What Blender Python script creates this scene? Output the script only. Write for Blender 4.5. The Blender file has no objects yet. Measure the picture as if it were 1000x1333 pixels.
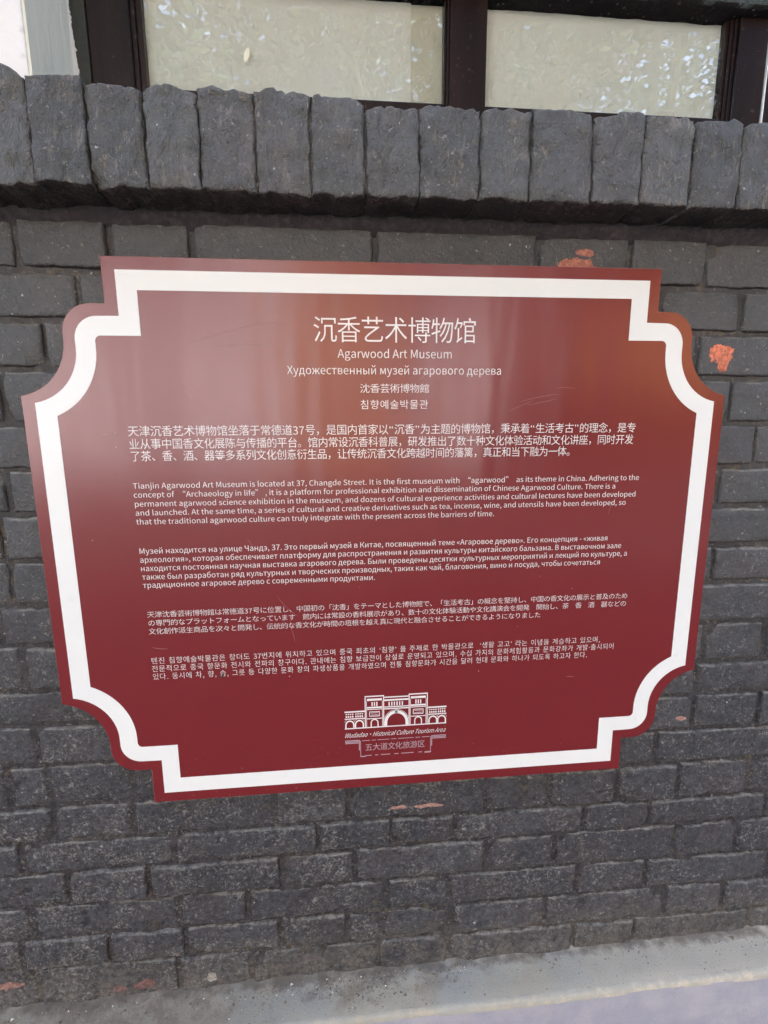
import bpy, bmesh, math, random, os
from mathutils import Vector, noise, Matrix

R = math.radians
scn = bpy.context.scene
COL = scn.collection

# ------------------------------------------------------------------ camera
cd = bpy.data.cameras.new("camera")
cam = bpy.data.objects.new("camera", cd)
COL.objects.link(cam)
cam.location = (-0.0760436, -0.6460453, 0.1670175)
cam.rotation_euler = (1.39483404, 0.00651537, -0.09291623)
cd.sensor_fit = 'HORIZONTAL'
cd.sensor_width = 36.0
cd.lens = 36.0 * 633.17 / 1000.0
cd.clip_start = 0.01
cd.clip_end = 500
scn.camera = cam

# ------------------------------------------------------------------ light
SUN_EL = R(56)
world = bpy.data.worlds.new("World")
scn.world = world
world.use_nodes = True
wn, wl = world.node_tree.nodes, world.node_tree.links
bg = wn.get("Background") or wn.new("ShaderNodeBackground")
sky = wn.new("ShaderNodeTexSky")
sky.sky_type = 'NISHITA'
sky.sun_disc = False
sky.sun_elevation = SUN_EL
sky.sun_rotation = 0.0
sky.air_density = 0.8
sky.dust_density = 5.0
sky.ozone_density = 1.0
wl.new(sky.outputs[0], bg.inputs[0])
bg.inputs[1].default_value = 0.15
sd = bpy.data.lights.new("sun", 'SUN')
sd.energy = 5.0
sd.angle = R(0.5)
sd.color = (1.0, 0.98, 0.94)
sun = bpy.data.objects.new("sun", sd)
COL.objects.link(sun)
sun.location = (0, 5, 12)
sun.rotation_euler = Vector((0, -math.cos(SUN_EL), -math.sin(SUN_EL))).to_track_quat('-Z', 'Y').to_euler()
vs = scn.view_settings
vs.view_transform = 'Standard'
vs.look = 'None'
vs.gamma = 1.0
vs.use_curve_mapping = False
vs.exposure = 2.8
scn.cycles.max_bounces = 8

# ------------------------------------------------------------------ helpers
class NT:
    """small node builder"""
    def __init__(self, name):
        self.m = bpy.data.materials.new(name)
        self.m.use_nodes = True
        self.n = self.m.node_tree.nodes
        self.l = self.m.node_tree.links
        self.b = self.n.get("Principled BSDF")
        g = self.n.new("ShaderNodeNewGeometry")
        self.pos = g.outputs['Position']
        self.nor = g.outputs['True Normal']
        self.snor = g.outputs['Normal']

    def _in(self, sock, v):
        if v is None:
            return
        if isinstance(v, bpy.types.NodeSocket):
            self.l.new(v, sock)
        else:
            sock.default_value = v

    def math(self, op, a, b=None, c=None, clamp=False):
        n = self.n.new("ShaderNodeMath"); n.operation = op; n.use_clamp = clamp
        for s, v in zip(n.inputs, (a, b, c)):
            self._in(s, v)
        return n.outputs[0]

    def noise(self, scale, detail=3, rough=.55, dist=0.0, vec=None, color=False):
        n = self.n.new("ShaderNodeTexNoise")
        n.inputs['Scale'].default_value = scale
        n.inputs['Detail'].default_value = detail
        n.inputs['Roughness'].default_value = rough
        n.inputs['Distortion'].default_value = dist
        self.l.new(vec or self.pos, n.inputs['Vector'])
        return n.outputs['Color' if color else 'Fac']

    def voronoi(self, scale, feature='F1', vec=None, rand=1.0, out='Distance'):
        n = self.n.new("ShaderNodeTexVoronoi"); n.feature = feature
        n.inputs['Scale'].default_value = scale
        n.inputs['Randomness'].default_value = rand
        self.l.new(vec or self.pos, n.inputs['Vector'])
        return n.outputs[out]

    def step(self, v, lo, hi, a=0.0, b=1.0):
        n = self.n.new("ShaderNodeMapRange")
        n.interpolation_type = 'SMOOTHSTEP'
        self._in(n.inputs[0], v)
        for i, q in zip((1, 2, 3, 4), (lo, hi, a, b)):
            n.inputs[i].default_value = q
        return n.outputs[0]

    def mix(self, f, a, b):
        n = self.n.new("ShaderNodeMix"); n.data_type = 'RGBA'
        self._in(n.inputs[0], f)
        for s, v in ((n.inputs[6], a), (n.inputs[7], b)):
            if isinstance(v, tuple) and len(v) == 3:
                v = v + (1.0,)
            self._in(s, v)
        return n.outputs[2]

    def vmul(self, v):
        n = self.n.new("ShaderNodeVectorMath"); n.operation = 'MULTIPLY'
        self.l.new(self.pos, n.inputs[0]); n.inputs[1].default_value = v
        return n.outputs[0]

    def vadd_noise(self, scale, amt):
        nc = self.noise(scale, 2, color=True)
        s = self.n.new("ShaderNodeVectorMath"); s.operation = 'SUBTRACT'
        self.l.new(nc, s.inputs[0]); s.inputs[1].default_value = (.5, .5, .5)
        m = self.n.new("ShaderNodeVectorMath"); m.operation = 'MULTIPLY_ADD'
        self.l.new(s.outputs[0], m.inputs[0]); m.inputs[1].default_value = (amt,) * 3
        self.l.new(self.pos, m.inputs[2])
        return m.outputs[0]

    def sep(self, v=None):
        n = self.n.new("ShaderNodeSeparateXYZ")
        self.l.new(v or self.pos, n.inputs[0])
        return n.outputs

    def bump(self, h, dist, strength=1.0, normal=None):
        n = self.n.new("ShaderNodeBump")
        n.inputs['Strength'].default_value = strength
        n.inputs['Distance'].default_value = dist
        self.l.new(h, n.inputs['Height'])
        if normal is not None:
            self.l.new(normal, n.inputs['Normal'])
        return n.outputs[0]

    def done(self, color=None, rough=None, normal=None, spec=None, metal=None, coat=None, coat_rough=None):
        b = self.b
        if isinstance(color, tuple) and len(color) == 3:
            color = color + (1.0,)
        self._in(b.inputs['Base Color'], color)
        self._in(b.inputs['Roughness'], rough)
        if normal is not None:
            self.l.new(normal, b.inputs['Normal'])
        self._in(b.inputs['Specular IOR Level'], spec)
        self._in(b.inputs['Metallic'], metal)
        self._in(b.inputs['Coat Weight'], coat)
        self._in(b.inputs['Coat Roughness'], coat_rough)
        return self.m


def link(name, me, mat=None, parent=None, smooth=False):
    o = bpy.data.objects.new(name, me)
    COL.objects.link(o)
    if mat:
        me.materials.append(mat)
    if parent:
        o.parent = parent
    if smooth:
        for p in me.polygons:
            p.use_smooth = True
    return o


def tag(o, label=None, cat=None, group=None, kind=None):
    for k, v in (("label", label), ("category", cat), ("group", group), ("kind", kind)):
        if v:
            o[k] = v
    return o


def empty(name, loc=(0, 0, 0)):
    o = bpy.data.objects.new(name, None)
    o.empty_display_size = .05
    COL.objects.link(o)
    o.location = loc
    return o


def pydata(name, vs_, fs, mat=None, parent=None, smooth=False):
    me = bpy.data.meshes.new(name)
    me.from_pydata(vs_, [], fs)
    me.update()
    return link(name, me, mat, parent, smooth)


def box_data(x0, x1, y0, y1, z0, z1):
    v = [(x, y, z) for x in (x0, x1) for y in (y0, y1) for z in (z0, z1)]
    f = [(0, 1, 3, 2), (4, 6, 7, 5), (0, 4, 5, 1), (2, 3, 7, 6), (0, 2, 6, 4), (1, 5, 7, 3)]
    return v, f


def boxes(name, lst, mat, parent=None, bev=0.0):
    bm = bmesh.new()
    for b in lst:
        v, f = box_data(*b)
        bvs = [bm.verts.new(q) for q in v]
        for q in f:
            bm.faces.new([bvs[i] for i in q])
    bmesh.ops.recalc_face_normals(bm, faces=bm.faces)
    if bev:
        bmesh.ops.bevel(bm, geom=bm.edges[:], offset=bev, segments=2, affect='EDGES', profile=.6)
    me = bpy.data.meshes.new(name)
    bm.to_mesh(me); bm.free()
    return link(name, me, mat, parent)


def nz(x, y, z, s=1.0):
    return noise.noise(Vector((x * s, y * s, z * s)))


# ------------------------------------------------------------------ materials
def paint_material(name, base, flake=1.0, rough=.55, random_tone=True, joint=False):
    t = NT(name)
    x, y, z = t.sep()
    # how weathered: much more towards the foot of the wall and to the left
    low = t.step(z, .25, -.5)
    lowx = t.math('MULTIPLY', low, t.step(x, 1.0, -.5, .6, 1.0))
    blot = t.noise(9, 4, .6)
    blot2 = t.noise(38, 4, .65)
    tone = t.math('MULTIPLY_ADD', blot, .55, .72)
    tone = t.math('MULTIPLY', tone, t.math('MULTIPLY_ADD', blot2, .5, .75))
    if random_tone:
        oi = t.n.new("ShaderNodeObjectInfo")
        tone = t.math('MULTIPLY', tone, t.math('MULTIPLY_ADD', oi.outputs['Random'], .34, .83))
    col = t.mix(t.step(blot, .35, .65), base, tuple(c * f for c, f in zip(base, (1.06, .99, 1.0))))
    # the paint is a little greener and smoother high up, greyer violet low down
    col = t.mix(low, col, (base[0] * 1.0, base[1] * .93, base[2] * 1.0))
    mul = t.n.new("ShaderNodeMix"); mul.data_type = 'RGBA'; mul.blend_type = 'MULTIPLY'
    mul.inputs[0].default_value = 1.0
    t.l.new(col, mul.inputs[6])
    cc = t.n.new("ShaderNodeCombineColor")
    for i in range(3):
        t.l.new(tone, cc.inputs[i])
    t.l.new(cc.outputs[0], mul.inputs[7])
    col = mul.outputs[2]
    # flaking worm-like flecks and blister rims
    wv = t.vadd_noise(90, .012)
    fl = t.noise(230, 2, .55, .8, vec=wv)
    dens = t.noise(13, 4, .65)
    dens = t.math('MULTIPLY', t.step(dens, .34, .62), t.math('MULTIPLY_ADD', lowx, .78, .10))
    thr = t.math('MULTIPLY_ADD', dens, -.150 * flake, .665)
    fleck = t.step(t.math('SUBTRACT', fl, thr), 0.0, .03)
    # curved hair-thin rims: contour lines of a noise, broken up by a second one
    ct = t.noise(120, 2, .5, .6, vec=wv)
    worm = t.step(t.math('ABSOLUTE', t.math('SUBTRACT', ct, .5)), .022, .010)
    wm = t.math('MULTIPLY', worm, t.step(t.noise(95, 2), .50, .60))
    wm = t.math('MULTIPLY', wm, t.math('MULTIPLY_ADD', dens, .85, .06))
    pit_shade = t.math('MULTIPLY', t.step(t.noise(150, 3, .6, .5), .43, .36), t.math('MULTIPLY_ADD', low, .75, .12))  # dark spots painted in for the shade of the bump relief
    col = t.mix(t.math('MULTIPLY', pit_shade, .75), col, tuple(c * .36 for c in base))
    col = t.mix(t.math('MULTIPLY', wm, .75), col, (.30, .285, .25))
    col = t.mix(t.math('MULTIPLY', fleck, .72), col, (.30, .285, .25))
    fl2 = t.noise(105, 4, .7, 1.4, vec=wv)
    f2 = t.math('MULTIPLY', t.step(t.math('SUBTRACT', fl2, t.math('MULTIPLY_ADD', dens, -.09 * flake, .655)), 0.0, .02), t.step(t.noise(310, 2), .38, .52))
    col = t.mix(t.math('MULTIPLY', f2, .5), col, (.26, .245, .215))
    vd = t.voronoi(210, vec=wv)
    ring = t.math('MULTIPLY', t.step(vd, .20, .27), t.step(vd, .40, .33))
    ringm = t.math('MULTIPLY', ring, t.step(t.noise(55, 2), .56, .68))
    ringm = t.math('MULTIPLY', ringm, t.math('MULTIPLY_ADD', lowx, .75, .1))
    col = t.mix(t.math('MULTIPLY', ringm, .6 * flake), col, (.30, .285, .25))
    # rare bright specks of limewash
    sp = t.voronoi(52, vec=t.vadd_noise(300, .004))
    spk = t.math('MULTIPLY', t.step(sp, .085, .05), t.step(t.noise(7, 2), .46, .6))
    col = t.mix(t.math('MULTIPLY', spk, .8), col, (.55, .54, .5))
    # brown damp patches and dust towards the ledge
    damp = t.step(t.noise(11, 4, .65, .5), .50, .66)
    col = t.mix(t.math('MULTIPLY', t.math('MULTIPLY', damp, low), .35), col, (.085, .06, .058))
    foot = t.math('MULTIPLY', t.step(z, -.60, -.71), t.step(t.noise(24, 4, .6), .30, .62))
    col = t.mix(t.math('MULTIPLY', foot, .55), col, (.20, .18, .145))
    # dust lying on faces that look up
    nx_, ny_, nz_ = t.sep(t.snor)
    up = t.math('MULTIPLY', t.step(nz_, .12, .62), t.step(t.noise(45, 3, .6), .28, .56))
    col = t.mix(t.math('MULTIPLY', up, t.step(z, .55, .1, .15, .95)), col, (.235, .225, .195))
    # shade of faces that look down, put into the colour, with dusty web lines
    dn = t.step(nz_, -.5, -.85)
    under_shade = t.mix(t.step(t.noise(150, 4, .7, 1.5), .50, .68), (.022, .014, .015), (.105, .075, .066))
    col = t.mix(t.math('MULTIPLY', dn, .95), col, under_shade)
    bumpn = t.math('ADD', t.noise(85, 5, .7), t.math('MULTIPLY', t.noise(320, 3, .6), .35))
    bumpn = t.math('ADD', bumpn, t.math('MULTIPLY', fleck, .22))
    bumpn = t.math('ADD', bumpn, t.math('MULTIPLY', wm, .2))
    st = t.math('MULTIPLY_ADD', low, .9, .45)
    hb = t.math('MULTIPLY', bumpn, st)
    nrm = t.bump(hb, .0075, 1.0)
    relief_shade = t.math('MULTIPLY_ADD', t.math('SUBTRACT', t.step(t.noise(120, 5, .72), .32, .64, .55, 1.28), 1.0), t.math('MULTIPLY_ADD', low, .8, .3), 1.0)  # light and dark of the bump relief put into the colour as noise
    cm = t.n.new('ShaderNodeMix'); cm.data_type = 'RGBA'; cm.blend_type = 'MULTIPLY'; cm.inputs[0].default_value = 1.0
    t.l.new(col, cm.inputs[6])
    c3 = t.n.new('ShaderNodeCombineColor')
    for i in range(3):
        t.l.new(relief_shade, c3.inputs[i])
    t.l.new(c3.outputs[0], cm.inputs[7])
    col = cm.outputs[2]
    r = t.math('MULTIPLY_ADD', blot2, .25, rough - .1)
    return t, col, r, nrm


def add_chip(t, col, cx, cz, rx, rz, c, seed_scale=95, amt=.013, sharp=.12):
    """an irregular flake of lost paint that shows the red brick under it"""
    x, y, z = t.sep()
    dx = t.math('DIVIDE', t.math('SUBTRACT', x, cx), rx)
    dz = t.math('DIVIDE', t.math('SUBTRACT', z, cz), rz)
    d = t.math('SQRT', t.math('ADD', t.math('MULTIPLY', dx, dx), t.math('MULTIPLY', dz, dz)))
    d = t.math('ADD', d, t.math('MULTIPLY', t.math('SUBTRACT', t.noise(seed_scale, 4, .65), .5), 1.5))
    cn = t.mix(t.step(t.noise(170, 4, .7), .38, .66), tuple(q * .72 for q in c), tuple(min(q * 1.3 + .04, 1) for q in c))
    rim = t.step(d, 1.0 + sharp, 1.0 + sharp * .2)
    col = t.mix(t.math('MULTIPLY', rim, .55), col, (.04, .03, .028))
    return t.mix(t.step(d, 1.0 + sharp * .5, 1.0 - sharp * .3), col, cn), d


GREY = (.063, .067, .066)
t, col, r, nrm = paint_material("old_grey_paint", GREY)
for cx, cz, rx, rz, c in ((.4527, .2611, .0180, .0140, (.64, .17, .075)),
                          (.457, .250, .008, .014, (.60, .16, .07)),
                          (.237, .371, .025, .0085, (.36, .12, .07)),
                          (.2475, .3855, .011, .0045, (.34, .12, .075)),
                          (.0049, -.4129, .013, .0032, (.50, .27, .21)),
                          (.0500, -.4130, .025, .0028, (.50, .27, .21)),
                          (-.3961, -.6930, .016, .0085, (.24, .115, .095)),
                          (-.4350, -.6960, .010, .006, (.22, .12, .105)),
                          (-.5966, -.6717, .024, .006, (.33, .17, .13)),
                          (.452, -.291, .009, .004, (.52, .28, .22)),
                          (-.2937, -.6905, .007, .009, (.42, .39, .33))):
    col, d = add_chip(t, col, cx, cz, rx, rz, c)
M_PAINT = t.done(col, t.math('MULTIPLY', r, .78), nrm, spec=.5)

t, col, r, nrm = paint_material("sill_grey_paint", (.094, .099, .093), flake=.75)  # lighter than the wall paint: the sky light it catches is put in
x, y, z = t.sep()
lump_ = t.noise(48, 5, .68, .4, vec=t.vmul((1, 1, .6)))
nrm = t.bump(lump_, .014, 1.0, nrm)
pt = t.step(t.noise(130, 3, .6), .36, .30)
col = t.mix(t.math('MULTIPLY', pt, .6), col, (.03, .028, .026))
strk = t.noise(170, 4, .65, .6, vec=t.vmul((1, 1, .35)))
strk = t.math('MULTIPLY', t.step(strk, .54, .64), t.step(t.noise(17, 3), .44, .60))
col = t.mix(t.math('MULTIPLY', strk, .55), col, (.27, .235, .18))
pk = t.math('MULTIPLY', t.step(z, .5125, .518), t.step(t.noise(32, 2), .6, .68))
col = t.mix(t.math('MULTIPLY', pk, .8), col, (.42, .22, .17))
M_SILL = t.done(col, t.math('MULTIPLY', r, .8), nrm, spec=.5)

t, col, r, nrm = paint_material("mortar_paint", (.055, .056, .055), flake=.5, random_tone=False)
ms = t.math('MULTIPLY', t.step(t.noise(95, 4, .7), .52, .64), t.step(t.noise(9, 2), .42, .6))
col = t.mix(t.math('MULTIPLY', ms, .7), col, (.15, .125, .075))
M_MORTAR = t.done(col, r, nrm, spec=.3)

t = NT("shaded_sill_joint")
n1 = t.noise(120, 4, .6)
col = t.mix(t.step(n1, .4, .75), (.026, .020, .023), (.066, .055, .055))  # occlusion shade under the sill is part of these tones
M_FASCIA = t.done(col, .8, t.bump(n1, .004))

# dirty concrete of the ledge
t = NT("dusty_ledge_paint")
x, y, z = t.sep()
a = t.noise(7, 5, .62, .3)
b = t.noise(60, 4, .6)
f = t.noise(420, 3, .6)
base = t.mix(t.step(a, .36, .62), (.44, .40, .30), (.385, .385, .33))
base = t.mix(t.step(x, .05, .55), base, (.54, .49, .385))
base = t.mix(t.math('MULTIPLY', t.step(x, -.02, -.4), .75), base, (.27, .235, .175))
brn = t.math('MULTIPLY', t.step(t.math('ADD', t.noise(16, 5, .7), t.math('MULTIPLY', b, .35)), .60, .78), t.step(x, .22, -.05, .15, 1))
brn = t.math('MULTIPLY', brn, t.step(y, -.055, -.02, .25, 1))
base = t.mix(t.math('MULTIPLY', brn, .55), base, (.15, .112, .075))
jn = t.math('MULTIPLY', t.step(t.math('ADD', y, t.math('MULTIPLY', t.math('SUBTRACT', b, .5), .03)), -.012, .004), t.step(t.noise(28, 3), .30, .55))
base = t.mix(t.math('MULTIPLY', jn, .75), base, (.12, .098, .075))
base = t.mix(t.math('MULTIPLY', t.step(f, .60, .68), .35), base, (.07, .06, .05))
base = t.mix(t.math('MULTIPLY', t.step(t.noise(330, 2), .70, .74), .6), base, (.55, .54, .5))
ed = t.math('MULTIPLY', t.step(y, -.047, -.054), t.step(b, .35, .55))
base = t.mix(t.math('MULTIPLY', ed, .6), base, (.33, .34, .30))
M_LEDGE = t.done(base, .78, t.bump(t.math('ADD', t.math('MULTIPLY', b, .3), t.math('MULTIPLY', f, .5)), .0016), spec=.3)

t = NT("blue_grey_plinth_paint")
b = t.noise(22, 5, .6)
f = t.noise(300, 3)
base = t.mix(t.step(b, .35, .7), (.33, .335, .39), (.40, .40, .43))
base = t.mix(t.math('MULTIPLY', t.step(f, .6, .72), .3), base, (.16, .16, .18))
M_PLINTH = t.done(base, .6, t.bump(t.math('ADD', b, t.math('MULTIPLY', f, .3)), .002), spec=.35)


def sign_marks(t, col, white=False):
    """scratches, insect spots and flecks on the print"""
    x, y, z = t.sep()
    wv = t.vadd_noise(200, .0015)
    s1 = t.voronoi(30, vec=wv)
    m1 = t.math('MULTIPLY', t.step(s1, .032, .018), t.step(t.noise(5, 2), .44, .52))
    if white:
        col = t.mix(t.math('MULTIPLY', m1, .6), col, (.25, .2, .2))
        sm = t.math('MULTIPLY', t.step(t.noise(48, 4, .7), .60, .74), t.step(z, -.05, -.3, .2, 1))
        sm = t.math('MULTIPLY', sm, t.step(t.noise(9, 2), .50, .66))
        col = t.mix(t.math('MULTIPLY', sm, .5), col, (.36, .36, .34))
    else:
        col = t.mix(t.math('MULTIPLY', m1, .8), col, (.55, .36, .34))
        s2 = t.voronoi(26, vec=t.vmul((1.0, 1.0, 1.3)))
        m2 = t.math('MULTIPLY', t.step(s2, .02, .012), t.step(t.noise(4, 2), .5, .55))
        col = t.mix(t.math('MULTIPLY', m2, .85), col, (.02, .01, .01))
        # edge wear and a rusty stain in the upper left corner
        rs = t.math('MULTIPLY', t.step(t.noise(75, 3, .6), .55, .64), t.math('MULTIPLY', t.step(x, -.26, -.33), t.step(z, .340, .358)))
        col = t.mix(t.math('MULTIPLY', rs, .8), col, (.13, .012, .010))
        dirt = t.step(t.noise(210, 3), .62, .72)
        dirt = t.math('MULTIPLY', dirt, t.math('MULTIPLY', t.step(z, -.22, -.352), t.step(t.noise(18, 2), .45, .6)))
        col = t.mix(t.math('MULTIPLY', dirt, .4), col, (.32, .2, .18))
    return col


def sign_wave(t):
    v = t.vmul((1, 1, .18))
    w = t.noise(14, 2, .5, vec=v)
    return t.bump(w, .0022, 1.0)


t = NT("maroon_sign_face")
tone = t.noise(6, 3)
col = t.mix(tone, (.158, .0130, .0155), (.170, .0150, .0175))
col = sign_marks(t, col)
rr = t.math('MULTIPLY_ADD', t.noise(30, 3), .05, .20)
M_RED = t.done(col, rr, sign_wave(t), spec=.6)
t = NT("white_sign_print")
col = sign_marks(t, (.755, .785, .765), True)
M_WHITE = t.done(col, .32, sign_wave(t), spec=.4)
t = NT("white_lettering")
M_LETTER = t.done((.76, .73, .72), .35, None, spec=.4)
t = NT("worn_small_print")
M_WORN = t.done(t.mix(t.step(t.noise(260, 2), .36, .50), (.52, .40, .40), (.72, .67, .66)), .4, None, spec=.4)
t = NT("lilac_grey_print")
M_LILAC = t.done((.44, .33, .37), .35, None, spec=.4)
t = NT("sign_metal_edge")
M_EDGE = t.done((.42, .22, .18), .5, None)

t = NT("dark_brown_frame_varnish")
n1 = t.noise(40, 4, .6, vec=t.vmul((1, 1, .08)))
col = t.mix(t.step(n1, .35, .7), (.008, .0035, .003), (.020, .010, .0075))
sp = t.math('MULTIPLY', t.step(t.noise(160, 3, .6, 1.0), .66, .70), .6)
col = t.mix(sp, col, (.12, .09, .07))
M_FRAME = t.done(col, .3, t.bump(t.noise(110, 2), .0003), spec=.4)
t = NT("green_black_frame_edge")
n1 = t.noise(90, 4, .6)
col = t.mix(n1, (.018, .022, .017), (.04, .045, .033))
M_STRIP = t.done(col, .6, t.bump(n1, .002))

t = NT("pale_board_behind_glass")
x, y, z = t.sep()
band = t.noise(26, 2, vec=t.vmul((.12, 1, 1)))
col = t.mix(t.step(band, .3, .7), (.77, .83, .76), (.80, .84, .80))
col = t.mix(t.step(t.noise(5, 2), .4, .6), col, (.80, .83, .765))
ln = t.step(t.noise(190, 2, vec=t.vmul((.10, 1, 1))), .66, .74)
col = t.mix(t.math('MULTIPLY', ln, .15), col, (.4, .42, .36))
sp = t.step(t.voronoi(60, vec=t.vadd_noise(200, .004)), .045, .02)
sp = t.math('MULTIPLY', sp, t.step(t.noise(12, 2), .48, .56))
col = t.mix(t.math('MULTIPLY', sp, .75), col, (.12, .11, .07))
M_BOARD = t.done(col, .8)

# window glass: clear sheet that mirrors the trees
t = NT("window_glass")
t.n.remove(t.b)
out = t.n.get("Material Output")
tr = t.n.new("ShaderNodeBsdfTransparent"); tr.inputs[0].default_value = (.985, .99, .98, 1)
gl = t.n.new("ShaderNodeBsdfGlossy"); gl.inputs['Roughness'].default_value = .0
bn = t.bump(t.noise(5, 1), .00025)
t.l.new(bn, gl.inputs['Normal'])
fr = t.n.new("ShaderNodeFresnel")
gg = t.n.new("ShaderNodeNewGeometry")
t.l.new(t.math('MULTIPLY_ADD', gg.outputs['Backfacing'], 1 / 1.5 - 1.5, 1.5), fr.inputs[0])
fm = t.math('MULTIPLY', fr.outputs[0], 3.8, clamp=True)
mx = t.n.new("ShaderNodeMixShader")
t.l.new(fm, mx.inputs[0]); t.l.new(tr.outputs[0], mx.inputs[1]); t.l.new(gl.outputs[0], mx.inputs[2])
t.l.new(mx.outputs[0], out.inputs[0])
M_GLASS = t.m

t = NT("white_pier_plaster")
n1 = t.noise(60, 4, .6)
col = t.mix(t.step(n1, .6, .75), (.80, .80, .78), (.60, .60, .57))
M_PIER = t.done(col, .8, t.bump(n1, .002))
t = NT("cream_reveal_paint")
n1 = t.noise(50, 4, .6, vec=t.vmul((1, 1, .2)))
col = t.mix(t.step(n1, .5, .75), (.72, .735, .61), (.62, .63, .52))
M_REVEAL = t.done(col, .6, t.bump(n1, .0025))
t = NT("ragged_white_edge")
M_RAG = t.done((.72, .73, .70), .7)

t = NT("lintel_paint")
n1 = t.noise(55, 5, .65)
n2 = t.noise(230, 3, .6, 1.0)
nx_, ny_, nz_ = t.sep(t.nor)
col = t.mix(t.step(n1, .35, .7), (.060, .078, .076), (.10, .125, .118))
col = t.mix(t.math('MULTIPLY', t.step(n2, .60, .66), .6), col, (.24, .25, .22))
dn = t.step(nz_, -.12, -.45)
col = t.mix(t.math('MULTIPLY', dn, .95), col, (.014, .011, .012))  # shade of the underside painted into the colour
col = t.mix(t.math('MULTIPLY', t.step(t.voronoi(95), .2, .1), .5), col, (.22, .2, .18))
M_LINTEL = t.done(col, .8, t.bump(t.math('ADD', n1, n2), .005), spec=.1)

# ------------------------------------------------------------------ ground and street
def sheet(name, x0, x1, y0, y1, z, mat):
    return tag(pydata(name, [(x0, y0, z), (x1, y0, z), (x1, y1, z), (x0, y1, z)], [(0, 1, 2, 3)], mat), kind='structure')

GZ = -1.15
t = NT("ground_soil"); M_G = t.done(t.mix(t.noise(.6, 4), (.14, .125, .10), (.19, .175, .15)), .9)
t = NT("pavement_stone")
M_PV = t.done(t.mix(t.noise(2.5, 5), (.11, .108, .105), (.17, .165, .16)), .85, t.bump(t.noise(30, 3), .01))
t = NT("asphalt"); M_AS = t.done(t.mix(t.noise(8, 4), (.05, .05, .052), (.085, .084, .082)), .9, t.bump(t.noise(200, 2), .006))
sheet("ground", -150, 150, -150, 150, GZ - .14, M_G)
tag(boxes("pavement", [(-40, 40, -3.6, -.062, GZ - .139, GZ)], M_PV), kind='structure')
sheet("road", -60, 60, -11.5, -3.6, GZ - .135, M_AS)
tag(boxes("far_pavement", [(-40, 40, -14.0, -11.5, GZ - .139, GZ)], M_PV), kind='structure')

# ------------------------------------------------------------------ the brick wall
wall = tag(empty("brick_wall", (0, 0, GZ)), "old brick wall under thick dark grey flaking paint behind the maroon sign", "wall")
WP = wall


def child(o, parent):
    o.parent = parent
    o.matrix_parent_inverse = parent.matrix_world.inverted()
    return o


bpy.context.view_layer.update()
# bed joints: z at x = -.5 and at x = +.55
BED = [(.411, .406), (.3525, .344), (.2965, .2875), (.238, .2275), (.172, .1655), (.115, .105), (.057, .047),
       (-.0046, -.0117), (-.065, -.0696), (-.122, -.134), (-.1886, -.1985), (-.240, -.2515), (-.302, -.3125),
       (-.3685, -.371), (-.426, -.4375), (-.478, -.4857), (-.535, -.5495), (-.592, -.606), (-.645, -.667), (-.7125, -.714)]


def bedz(i, x):
    a, b = BED[i]
    return a + (b - a) * min(max((x + .5) / 1.05, -.35), 1.5)


JOINTS = {
    0: [-.343, -.2469, -.0253, .185, .3108, .4189],
    1: [-.3836, -.28, -.07, .14, .25, .36, .4768],
    2: [-.54, -.43, -.22, -.12, .09, .2, .31, .4181],
    3: [-.4847, -.28, -.07, .14, .36, .4741],
    4: [-.54, -.43, -.22, -.12, .09, .31, .415],
    5: [-.4945, -.28, -.07, .14, .36, .4725],
    6: [-.5108, -.40, -.22, -.12, .09, .31, .42],
    7: [-.5083, -.30, -.07, .14, .36, .4768],
    8: [-.53, -.40, -.22, -.12, .09, .31, .42],
    9: [-.5073, -.30, -.07, .14, .36, .477, .5804],
    10: [-.56, -.345, -.22, -.12, .09, .26, .4708],
    11: [-.5054, -.395, -.17, .04, .25, .365, .4723, .5825],
    12: [-.5501, -.4955, -.385, -.28, -.07, .14, .31, .4148],
    13: [-.4985, -.387, -.1835, -.074, .1402, .245, .355, .4599, .5829],
    14: [-.5474, -.3332, -.12, -.0084, .0925, .3041, .4156, .6223],
    15: [-.4895, -.3753, -.1779, -.0653, .1428, .2579, .4673, .576],
    16: [-.548, -.3362, -.2325, -.0175, .0858, .30, .4198, .6428],
    17: [-.569, -.4412, -.33, -.183, -.08, .0931, .25, .459, .5674],
    18: [-.5527, -.3439, -.2324, -.03, .0879, .3008, .41, .6228],
}
XMIN, XMAX = -.80, .86


def lin(L, n, r):
    """cuts along a side of length L, closer together near both ends"""
    inner = [r + (L - 2 * r) * i / n for i in range(n + 1)]
    return [0.0, r * .25, r * .6] + inner + [L - r * .6, L - r * .25, L]


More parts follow.
